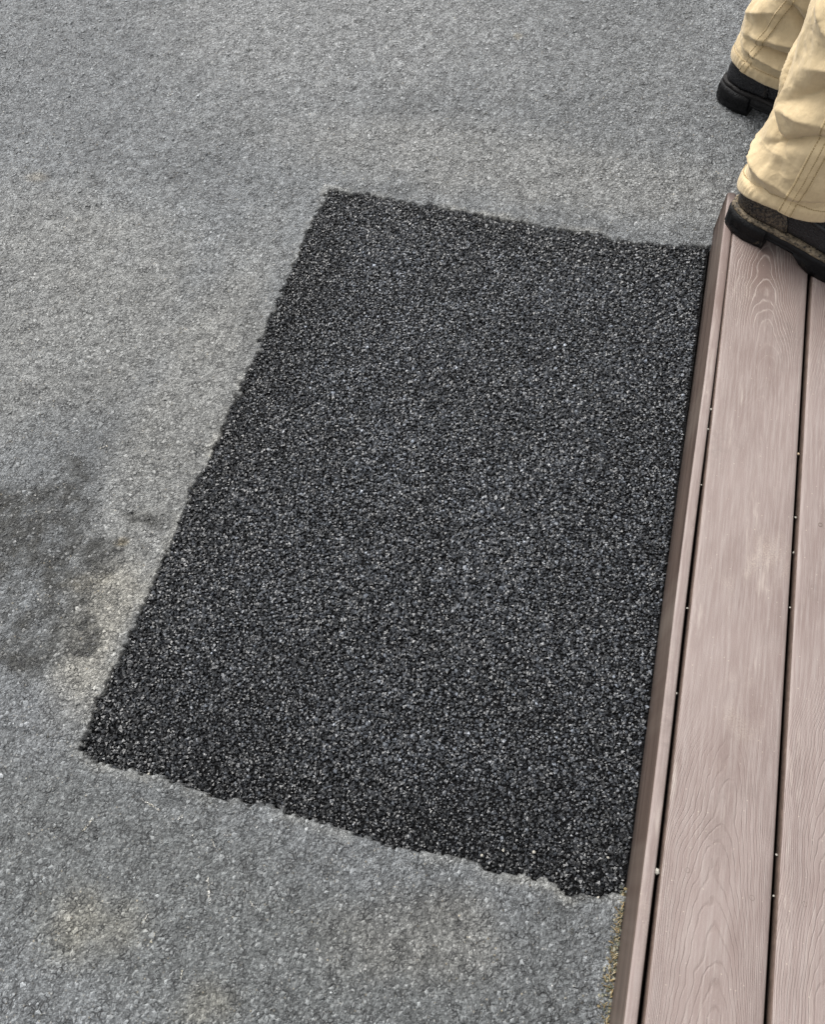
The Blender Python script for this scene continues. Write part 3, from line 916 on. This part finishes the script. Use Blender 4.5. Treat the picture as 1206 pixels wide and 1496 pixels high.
def frame(ang):
    return np.array((math.cos(R(ang)), math.sin(R(ang)), 0)), np.array((-math.sin(R(ang)), math.cos(R(ang)), 0))


# --- boots: u runs from the heel to the toe, v to the wearer's outer side, w up
def outline(n, u0, u1, grow_=0.0, mirror=1):
    """Closed foot outline between u0 and u1 (heel to toe), n points, counter-clockwise from the toe."""
    pts = []
    Lb = 0.305
    for k in range(n):
        t = 2 * math.pi * k / n
        c, s = math.cos(t), math.sin(t)
        uu = (u0 + u1) / 2 + (u1 - u0) / 2 * math.copysign(abs(c) ** 0.86, c)
        pts.append((uu, s))
    out = []
    for uu, s in pts:
        f = np.clip(uu / Lb, 0, 1)
        wo = np.interp(f, [0, .05, .15, .28, .42, .58, .70, .82, .92, 1.0], [.030, .035, .0375, .036, .039, .048, .052, .049, .040, .026])
        wi = np.interp(f, [0, .05, .15, .28, .42, .58, .70, .82, .92, 1.0], [.030, .035, .0365, .031, .030, .041, .047, .046, .038, .026])
        half = wo if s > 0 else wi
        cc = abs(s) ** 0.62
        out.append((uu, mirror * math.copysign((half + grow_) * cc, s)))
    return out


def loft(rings, close_bottom=True, close_top=True):
    n = len(rings[0]); vs = [p for r in rings for p in r]; fs = []
    for j in range(len(rings) - 1):
        for k in range(n):
            fs.append((j * n + k, j * n + (k + 1) % n, (j + 1) * n + (k + 1) % n, (j + 1) * n + k))
    if close_bottom: fs.append(tuple(reversed(range(n))))
    if close_top: fs.append(tuple((len(rings) - 1) * n + k for k in range(n)))
    return vs, fs


def make_boot(hx, hy, hz, ang, side, muddy):
    """side: +1 when the wearer's outer side is to the left of the toe direction, -1 when to the right."""
    Fv, Lv = frame(ang)
    O = np.array((hx, hy, hz))
    W3 = lambda p: tuple(O + Fv * p[0] + Lv * p[1] + np.array((0, 0, p[2])))
    N = 72
    leather = mat_leather('boot_leather', 0.0)
    rubber = mat_rubber('boot_rubber', 0.10 if muddy else 0.0)
    weltm = mat_rubber('boot_welt', 1.0 if muddy else 0.12, (0.012, 0.011, 0.011), muddy)
    wk = 0.85 if muddy else 0.55
    counterm = mat_leather('boot_counter', 1.2 if muddy else 0.15)
    toe_spring = lambda u: 0.012 * max(0.0, (u - 0.20) / 0.105) ** 2
    UP = 0.015
    W3u = lambda p: W3((p[0], p[1], p[2] + UP))
    # upper: rings from the welt to the top of the shaft
    lev = [(0.030, 0.006, 0.298, -0.0045, 1.0), (0.040, 0.003, 0.300, -0.0025, 1.0), (0.052, 0.002, 0.298, -0.003, 1.0), (0.066, 0.003, 0.288, -0.004, 0.98),
           (0.078, 0.005, 0.262, -0.004, 0.95), (0.090, 0.007, 0.225, -0.004, 0.93), (0.104, 0.010, 0.190, -0.003, 0.95), (0.120, 0.012, 0.165, -0.001, 0.99),
           (0.135, 0.014, 0.150, 0.000, 0.98), (0.150, 0.016, 0.146, 0.000, 0.96)]
    rings = []
    for w, b, f, g_, q in lev:
        ring = []
        for (u, v) in outline(N, b, f, g_, side):
            creb = 0.0012 * math.sin(u * 240 + 3 * w * 50) * math.exp(-((u - 0.215) / 0.03) ** 2)
            ring.append(W3u((u, v * q, w + toe_spring(u) * (1 if w < 0.09 else 0) + creb)))
        rings.append(ring)
    vs, fs = loft(rings)
    boot = obj('boot', vs, fs, leather, person, PL)
    if muddy: boot['label'] = 'muddy boot on the deck, tan dirt along its welt'
    else: boot['label'] = 'clean black boot on the asphalt'
    mod = boot.modifiers.new('subdiv', 'SUBSURF'); mod.levels = 1; mod.render_levels = 1
    # welt: a ledge around the boot
    wr = []
    for w, g_ in ((0.0250, 0.0012), (0.0250, 0.0036 * wk), (0.0268, 0.0050 * wk), (0.0302, 0.0048 * wk), (0.0325, 0.0030 * wk), (0.0335, -0.004)):
        ring = []
        for i, (u, v) in enumerate(outline(N, -0.004 - g_ * 0.5, 0.305 + g_ * 0.5, g_, side)):
            j = 0.0007 * math.sin(i * 2.7 + w * 900) + 0.0005 * math.sin(i * 5.3)
            ring.append(W3u((u, v, w + toe_spring(u) + j)))
        wr.append(ring)
    vs, fs = loft(wr)
    obj('welt', vs, fs, weltm, boot, PL)
    # outsole with rough lugged side
    so = []
    for w, g_ in ((0.008, -0.003), (0.0085, 0.001), (0.014, 0.0045), (0.023, 0.003), (0.031, 0.0040), (0.0402, 0.0026)):
        ring = []
        for i, (u, v) in enumerate(outline(N, -0.004, 0.305 + g_, g_, side)):
            lug = 0.0012 if (i // 2) % 2 else -0.0008
            rise = 0.013 * sstep(0.175, 0.13, u) if w < 0.015 else 0.0       # raised arch
            drop = -0.008 if (u > 0.15 and w < 0.010) else 0.0
            ring.append(W3((u, v + math.copysign(lug, v), max(0.0005, w + rise + drop + toe_spring(u)))))
        so.append(ring)
    vs, fs = loft(so)
    obj('sole', vs, fs, rubber, boot, PL)
    # heel block: straight breast, rough sides
    he = []
    for w, g_ in ((0.0004, -0.001), (0.0014, 0.0022), (0.012, 0.0040), (0.0165, 0.0022), (0.020, 0.0040), (0.031, 0.0040), (0.0407, 0.0026)):
        ring = []
        for i, (u, v) in enumerate(outline(N, -0.005 - g_ * 0.6, 0.200, g_, side)):
            u2 = min(u, 0.080 - 0.10 * w)
            ht = 0.0010 * math.sin(i * 1.9) + 0.0008 * math.sin(i * 3.7 + w * 800)
            ring.append(W3((u2 + (ht if u < 0.08 else 0), v + math.copysign(ht, v), w)))
        he.append(ring)
    vs, fs = loft(he)
    obj('heel', vs, fs, rubber, boot, PL)
    # heel counter: a second layer of leather round the back
    cr = []
    n2 = 41
    for w, g_, e in ((0.033, 0.0006, 0.105), (0.040, 0.0012, 0.107), (0.055, 0.0010, 0.104), (0.075, 0.0008, 0.092), (0.095, 0.0014, 0.072), (0.098, -0.0010, 0.070)):
        l0 = [q for q in lev if q[0] <= w][-1]
        l1 = [q for q in lev if q[0] >= w][0]
        t = 0 if l1[0] == l0[0] else (w - l0[0]) / (l1[0] - l0[0])
        b, f, gg, q = [l0[i] + (l1[i] - l0[i]) * t for i in (1, 2, 3, 4)]
        ol = outline(360, b - g_, f, gg + g_ + 0.0006, side)
        back = [p for p in ol if p[0] <= e]
        back.sort(key=lambda p: math.atan2(p[1], -(p[0] - 0.11)))
        sel = [back[int(round(i * (len(back) - 1) / (n2 - 1)))] for i in range(n2)]
        cr.append([W3u((u, v * q, w)) for u, v in sel])
    vs = [p for r_ in cr for p in r_]; fs = []
    for j in range(len(cr) - 1):
        for k in range(n2 - 1):
            fs.append((j * n2 + k, (j + 1) * n2 + k, (j + 1) * n2 + k + 1, j * n2 + k + 1))
    c_ = obj('heel_counter', vs, fs, counterm, boot, PL)
    so_ = c_.modifiers.new('thick', 'SOLIDIFY'); so_.thickness = 0.0014; so_.offset = 0
    # raised side strip on the outer quarter
    st = []
    for t in np.linspace(0, 1, 8):
        u, w = 0.128 + 0.085 * t, 0.083 - 0.016 * t
        ow = np.interp(u / 0.305, [.28, .42, .58, .70], [.036, .039, .048, .052])
        st.append((u, side * (ow - 0.0035 - 0.006 * t), w))
    vs, fs = [], []
    for (u, v, w) in st:
        for dw, dv in ((-0.004, 0.0), (-0.0035, 0.0030), (0.0025, 0.0015), (0.004, -0.004)):
            vs.append(W3u((u, v + side * dv, w + dw)))
    for j in range(7):
        for k in range(3):
            fs.append((j * 4 + k, j * 4 + k + 1, (j + 1) * 4 + k + 1, (j + 1) * 4 + k))
    obj('side_strip', vs, fs, mat_leather('boot_strip', 0.1), boot, PL)
    # laces over the instep
    for i in range(5):
        u, w = 0.232 - 0.018 * i, 0.092 + 0.0085 * i
        vs, fs = [], []
        for k in range(9):
            a = -1 + k / 4.0
            pz = w + 0.006 - 0.010 * a * a
            for q in range(6):
                t = q * math.pi / 3
                vs.append(W3u((u + 0.0022 * math.cos(t) + 0.004 * a, 0.022 * a, pz + 0.0022 * math.sin(t))))
        for j in range(8):
            for q in range(6):
                fs.append((j * 6 + q, j * 6 + (q + 1) % 6, (j + 1) * 6 + (q + 1) % 6, (j + 1) * 6 + q))
        obj('lace', vs, fs, leather, boot, PL)
    return boot


ANG_R, ANG_L = -21.0, -24.0
RB = (0.236, 1.256, HD)           # heel of the boot on the deck (wearer's right)
LB = (0.205, 1.722, 0.003)        # heel of the boot on the asphalt (wearer's left)
make_boot(*RB, ANG_R, -1, True)
make_boot(*LB, ANG_L, +1, False)


# --- trousers: both legs and the seat in one mesh, shaped by folds
def leg_rings(side):
    if side < 0:
        keys = [  # z, x, y, half depth, half width
            (0.208, 0.318, 1.232, 0.095, 0.068), (0.235, 0.321, 1.233, 0.095, 0.071), (0.27, 0.327, 1.234, 0.097, 0.077), (0.33, 0.333, 1.238, 0.101, 0.083),
            (0.42, 0.338, 1.246, 0.106, 0.088), (0.52, 0.340, 1.258, 0.108, 0.092), (0.62, 0.332, 1.282, 0.110, 0.098), (0.75, 0.310, 1.322, 0.118, 0.104), (0.90, 0.290, 1.358, 0.128, 0.104)]
    else:
        keys = [
            (0.105, 0.294, 1.692, 0.098, 0.066), (0.14, 0.296, 1.690, 0.098, 0.071), (0.19, 0.300, 1.688, 0.099, 0.077), (0.25, 0.305, 1.684, 0.102, 0.082),
            (0.35, 0.312, 1.674, 0.107, 0.087), (0.46, 0.316, 1.660, 0.108, 0.092), (0.58, 0.314, 1.630, 0.110, 0.098), (0.74, 0.308, 1.585, 0.118, 0.104), (0.90, 0.302, 1.545, 0.128, 0.104)]
    return np.array(keys)


#  (theta deg, z above the hem, slope m per rad, width, theta spread deg, amount)  amount<0 = valley
FOLDS_R = [(-150, 0.031, -0.016, 0.0075, 46, -0.014), (-140, 0.058, -0.020, 0.016, 52, 0.009), (-104, 0.132, 0.058, 0.012, 30, -0.012), (-140, 0.122, -0.045, 0.012, 20, -0.010),
           (-118, 0.162, 0.020, 0.018, 30, 0.007), (-104, 0.212, 0.075, 0.024, 26, -0.013), (-149, 0.165, -0.22, 0.011, 14, -0.008), (-158, 0.185, -0.10, 0.020, 24, 0.006),
           (-90, 0.262, 0.05, 0.018, 34, 0.008), (-120, 0.290, -0.05, 0.020, 34, 0.007), (-96, 0.345, -0.03, 0.012, 30, -0.009), (-130, 0.335, 0.07, 0.014, 26, -0.006), (-70, 0.030, 0.020, 0.008, 26, -0.008),
           (-100, 0.385, 0.03, 0.014, 40, 0.006), (60, 0.08, 0.03, 0.014, 60, 0.008), (110, 0.15, -0.03, 0.016, 50, -0.008), (10, 0.10, 0.02, 0.014, 50, 0.008), (20, 0.30, 0.02, 0.018, 50, 0.010)]
FOLDS_L = [(-78, 0.034, -0.004, 0.0065, 30, -0.013), (-82, 0.050, 0.000, 0.010, 36, 0.008), (-80, 0.072, 0.006, 0.0075, 32, -0.014), (-140, 0.040, -0.03, 0.010, 24, -0.004),
           (-85, 0.100, 0.03, 0.016, 40, 0.007), (-130, 0.125, 0.05, 0.020, 30, 0.006), (-138, 0.165, 0.05, 0.020, 24, -0.012), (-82, 0.150, -0.09, 0.014, 26, -0.012), (-110, 0.20, -0.05, 0.018, 36, 0.008),
           (-120, 0.26, -0.04, 0.016, 50, -0.008), (60, 0.08, 0.03, 0.014, 60, 0.008), (110, 0.15, -0.03, 0.016, 50, -0.008), (10, 0.10, 0.02, 0.014, 50, 0.008), (20, 0.30, 0.02, 0.018, 50, 0.010)]


def leg_surface(side, th, z, push=0.0):
    """th radians (0 = to the toe, +90 deg = to the wearer's left)."""
    k = leg_rings(side)
    ang = ANG_R if side < 0 else ANG_L
    Fv, Lv = frame(ang)
    hem = k[0, 0]
    cx, cy = np.interp(z, k[:, 0], k[:, 1]), np.interp(z, k[:, 0], k[:, 2])
    a, b = np.interp(z, k[:, 0], k[:, 3]), np.interp(z, k[:, 0], k[:, 4])
    h = z - hem
    dsp = np.zeros_like(h + th)
    for (t0, h0, sl, wd, sp, am) in (FOLDS_R if side < 0 else FOLDS_L):
        dt = (th - R(t0) + math.pi) % (2 * math.pi) - math.pi
        q = (h - (h0 + sl * dt)) / wd
        dsp = dsp + 1.45 * am * (0.5 * np.exp(-q * q) + 0.6 * np.exp(-2.2 * np.abs(q))) * np.exp(-(dt / R(sp)) ** 2) * sstep(0.004, 0.03, h)
    s1 = 5 if side < 0 else 9
    cth, sth = np.cos(th), np.sin(th)
    dsp = dsp + (0.009 * fbm(cth * 1.7 + h * 7 + 5, sth * 1.7 - h * 5 + 3, 201 + s1, 3) + 0.0055 * fbm(cth * 5 + h * 26, sth * 5 + h * 22, 211 + s1, 3)) * (0.25 + 0.75 * sstep(0.0, 0.06, h))
    dsp = dsp + 0.0016 * np.exp(-((h - 0.012) / 0.011) ** 4) - 0.0016 * np.exp(-((h - 0.0255) / 0.0022) ** 2)          # turned-up hem and its stitch line
    dsp = dsp + 0.0010 * np.sin(th * 46 + 3 * np.sin(th * 5)) * np.exp(-((h - 0.014) / 0.010) ** 2)                       # puckers of the hem
    dsp = dsp + push
    ca = np.sign(cth) * np.abs(cth) ** 0.9; sa = np.sign(sth) * np.abs(sth) ** 0.9
    hemz = 0.006 * np.sin(th * 2 + 0.6) * np.exp(-h / 0.05) - (0.036 if side < 0 else 0.010) * np.maximum(0, -cth) ** 1.5 * np.exp(-h / 0.09)
    x = cx + Fv[0] * ca * (a + dsp) + Lv[0] * sa * (b + dsp)
    y = cy + Fv[1] * ca * (a + dsp) + Lv[1] * sa * (b + dsp)
    return np.stack([x, y, z + hemz + 0 * th], -1)


tv_, tf_ = [], []
NT_ = 168
ths = np.linspace(-math.pi, math.pi, NT_, endpoint=False)
off = 0
for side in (-1, 1):
    k = leg_rings(side)
    hem = k[0, 0]
    zs = np.concatenate([np.linspace(hem, hem + 0.42, 170), np.linspace(hem + 0.425, 0.90, 40)])
    TH, ZZ = np.meshgrid(ths, zs)
    P = leg_surface(side, TH, ZZ)
    inner_ = leg_surface(side, *np.meshgrid(ths, [hem + 0.05, hem + 0.02, hem + 0.0008]), push=-0.0045)
    inner_[..., 2] += 0.0
    P = np.concatenate([inner_, P], 0)
    nr = P.shape[0]
    tv_.append(P.reshape(-1, 3))
    gi = np.arange(nr * NT_).reshape(nr, NT_) + off
    q = np.stack([gi[:-1], np.roll(gi, -1, 1)[:-1], np.roll(gi, -1, 1)[1:], gi[1:]], -1).reshape(-1, 4)
    tf_.append(q); off += nr * NT_
# seat of the trousers
Fb, Lb_ = frame(-22)
seat = []
for z, a, b in ((0.80, 0.10, 0.13), (0.86, 0.135, 0.185), (0.93, 0.142, 0.195), (1.00, 0.132, 0.182), (1.05, 0.122, 0.168), (1.06, 0.118, 0.164)):
    c_, s_ = np.cos(ths), np.sin(ths)
    base_ = np.array((0.297, 1.452, z))
    seat.append(base_ + Fb * (c_ * a)[:, None] + Lb_ * (s_ * b)[:, None])
seat = np.array(seat)
nr = len(seat)
tv_.append(seat.reshape(-1, 3))
gi = np.arange(nr * NT_).reshape(nr, NT_) + off
tf_.append(np.stack([gi[:-1], np.roll(gi, -1, 1)[:-1], np.roll(gi, -1, 1)[1:], gi[1:]], -1).reshape(-1, 4))
trousers = fast_mesh('trousers', np.concatenate(tv_) - np.array(PL), np.concatenate(tf_), 4, M_trouser, True)
trousers.parent = person


# felled seams with their stitching
def seam(side, th_of_h, wide, rows, h1=0.42):
    k = leg_rings(side); hem = k[0, 0]
    hs_ = np.linspace(0.0005, h1, 260)
    prof = [(-1.0, 0.0002), (-0.8, 0.0014), (-0.1, 0.0020), (0.8, 0.0012), (1.0, 0.0002)]
    rows_v = []
    for (q, up) in prof:
        th = np.array([th_of_h(h) for h in hs_]) + q * wide / 0.085
        rows_v.append(leg_surface(side, th, hem + hs_, up))
    G = np.array(rows_v)
    m, n_ = G.shape[:2]
    gi = np.arange(m * n_).reshape(m, n_)
    q = np.stack([gi[:-1, :-1], gi[1:, :-1], gi[1:, 1:], gi[:-1, 1:]], -1).reshape(-1, 4)
    s_o = fast_mesh('seam', G.reshape(-1, 3) - np.array(PL), q, 4, M_seam, True)
    s_o.parent = trousers
    # stitches: short raised threads
    vs, fs = [], []
    for rr in rows:
        h = 0.003
        while h < h1 - 0.006:
            pts = []
            for hh in (h, h + 0.0024):
                for dq, up in ((-0.10, 0.0014), (0.0, 0.0028), (0.10, 0.0014)):
                    t = th_of_h(hh) + (rr + dq) * wide / 0.085
                    pts.append(leg_surface(side, np.array([t]), np.array([hem + hh]), up)[0])
            b = len(vs)
            vs += [tuple(p) for p in pts]
            fs += [(b, b + 1, b + 4, b + 3), (b + 1, b + 2, b + 5, b + 4)]
            h += 0.0036
    st_ = obj('stitching', vs, fs, M_thread, trousers, PL, False)
    st_['kind'] = 'stuff'


seam(-1, lambda h: R(-86) - 0.20 * h, 0.0095, (-0.75, 0.0, 0.75))
seam(1, lambda h: R(-117) + 2.0 * min(h, 0.25), 0.0075, (-0.7, 0.7))
# hem stitching round each leg
for side in (-1, 1):
    k = leg_rings(side); hem = k[0, 0]
    vs, fs = [], []
    t = -math.pi
    while t < math.pi:
        pts = []
        for tt in (t, t + 0.028):
            for dh, up in ((-0.0005, 0.0006), (0, 0.0016), (0.0005, 0.0006)):
                pts.append(leg_surface(side, np.array([tt]), np.array([hem + 0.0235 + dh]), up)[0])
        b = len(vs); vs += [tuple(p) for p in pts]
        fs += [(b, b + 1, b + 4, b + 3), (b + 1, b + 2, b + 5, b + 4)]
        t += 0.042
    st_ = obj('hem_stitching', vs, fs, M_thread, trousers, PL, False)
    st_['kind'] = 'stuff'


# --- body above the trousers: one continuous skinned figure, then shirt and hair
def skin(name, verts, edges, radii, mat, parent, root=0, sub=2):
    me = bpy.data.meshes.new(name)
    v = [tuple(np.array(p) - np.array(PL)) for p in verts]
    me.from_pydata(v, edges, [])
    me.materials.append(mat)
    o = bpy.data.objects.new(name, me)
    COL.objects.link(o)
    o.parent = parent
    sk = o.modifiers.new('skin', 'SKIN'); sk.use_smooth_shade = True
    if not me.skin_vertices: me.skin_vertices.new()
    for i, sv_ in enumerate(me.skin_vertices[0].data):
        rr = radii[i]
        sv_.radius = (rr, rr) if not isinstance(rr, tuple) else rr
        sv_.use_root = (i == root)
    ss = o.modifiers.new('sub', 'SUBSURF'); ss.levels = sub; ss.render_levels = sub
    return o


M_skin = mat_plain('skin', (0.50, 0.32, 0.24), 0.5, 0.08, 60)
M_shirt = mat_cloth('grey_shirt', (0.10, 0.11, 0.13), (0.08, 0.09, 0.10))
M_hair = mat_plain('dark_hair', (0.05, 0.035, 0.025), 0.6, 0.4, 400, 0.002)


def at(f, l, z):
    return tuple(np.array((0.297, 1.452, z)) + Fb * f + Lb_ * l)


bv = [at(0, 0, 1.00), at(0.0, 0, 1.15), at(0.0, 0, 1.30), at(0.0, 0, 1.43), at(0.01, 0, 1.52), at(0.02, 0, 1.58), at(0.035, 0, 1.66), at(0.03, 0, 1.745)]
be = [(i, i + 1) for i in range(7)]
br = [(0.13, 0.11), (0.135, 0.11), (0.15, 0.115), (0.13, 0.09), (0.058, 0.058), (0.06, 0.062), (0.074, 0.088), (0.06, 0.07)]
for s in (-1, 1):
    b0 = len(bv)
    pts = [(0, .17 * s, 1.44), (-0.01, .215 * s, 1.29), (-0.005, .235 * s, 1.17), (0.05, .235 * s, 1.05), (0.10, .225 * s, 0.94), (0.115, .222 * s, 0.90)]
    bv += [at(*p) for p in pts]
    be += [(3, b0)] + [(b0 + i, b0 + i + 1) for i in range(5)]
    br += [0.056, 0.05, 0.042, 0.038, 0.028, (0.022, 0.034)]
    fingers = [((0.145, .196 * s, 0.885), (0.165, .19 * s, 0.862), 0.0095), ((0.155, .212 * s, 0.845), (0.158, .207 * s, 0.805), 0.009),
               ((0.150, .222 * s, 0.838), (0.150, .217 * s, 0.795), 0.0095), ((0.136, .231 * s, 0.838), (0.134, .227 * s, 0.797), 0.009), ((0.121, .238 * s, 0.845), (0.117, .236 * s, 0.812), 0.008)]
    for p1, p2, rr in fingers:
        b1 = len(bv)
        bv += [at(*p1), at(*p2)]
        be += [(b0 + 5, b1), (b1, b1 + 1)]
        br += [rr, rr * 0.85]
body = skin('body', bv, be, br, M_skin, person)
face_v, face_f = [], []
# nose, eyes and ears as small shaped pieces on the head
for nm, c_, r3, mt in (('nose', at(0.128, 0, 1.645), (0.018, 0.013, 0.022), M_skin), ('eye', at(0.110, 0.03, 1.672), (0.010, 0.012, 0.009), M_peb), ('eye', at(0.110, -0.03, 1.672), (0.010, 0.012, 0.009), M_peb),
                       ('ear', at(0.02, 0.082, 1.655), (0.020, 0.010, 0.032), M_skin), ('ear', at(0.02, -0.082, 1.655), (0.020, 0.010, 0.032), M_skin), ('mouth', at(0.114, 0, 1.605), (0.008, 0.024, 0.006), mat_plain('lips', (0.38, 0.17, 0.15)))):
    vs = []
    for p in ICO_V:
        vs.append(np.array(c_) + Fb * p[0] * r3[0] + Lb_ * p[1] * r3[1] + np.array((0, 0, p[2] * r3[2])))
    o = obj(nm, vs, ICO_F, mt, body, PL)
    ss = o.modifiers.new('sub', 'SUBSURF'); ss.levels = 2; ss.render_levels = 2
hv = [at(-0.005, 0, 1.63), at(-0.005, 0, 1.70), at(0.02, 0, 1.775)]
skin('hair', hv, [(0, 1), (1, 2)], [(0.060, 0.066), (0.080, 0.086), (0.062, 0.074)], M_hair, body)
sv_ = [at(0, 0, 0.98), at(0, 0, 1.15), at(0, 0, 1.30), at(0, 0, 1.44), at(0.005, 0, 1.50)]
se = [(0, 1), (1, 2), (2, 3), (3, 4)]
sr = [(0.168, 0.14), (0.165, 0.135), (0.18, 0.14), (0.155, 0.11), (0.07, 0.07)]
for s in (-1, 1):
    b0 = len(sv_)
    sv_ += [at(0, .175 * s, 1.44), at(-0.01, .215 * s, 1.30), at(-0.006, .236 * s, 1.20)]
    se += [(3, b0), (b0, b0 + 1), (b0 + 1, b0 + 2)]
    sr += [0.078, 0.072, 0.068]
skin('shirt', sv_, se, sr, M_shirt, person)
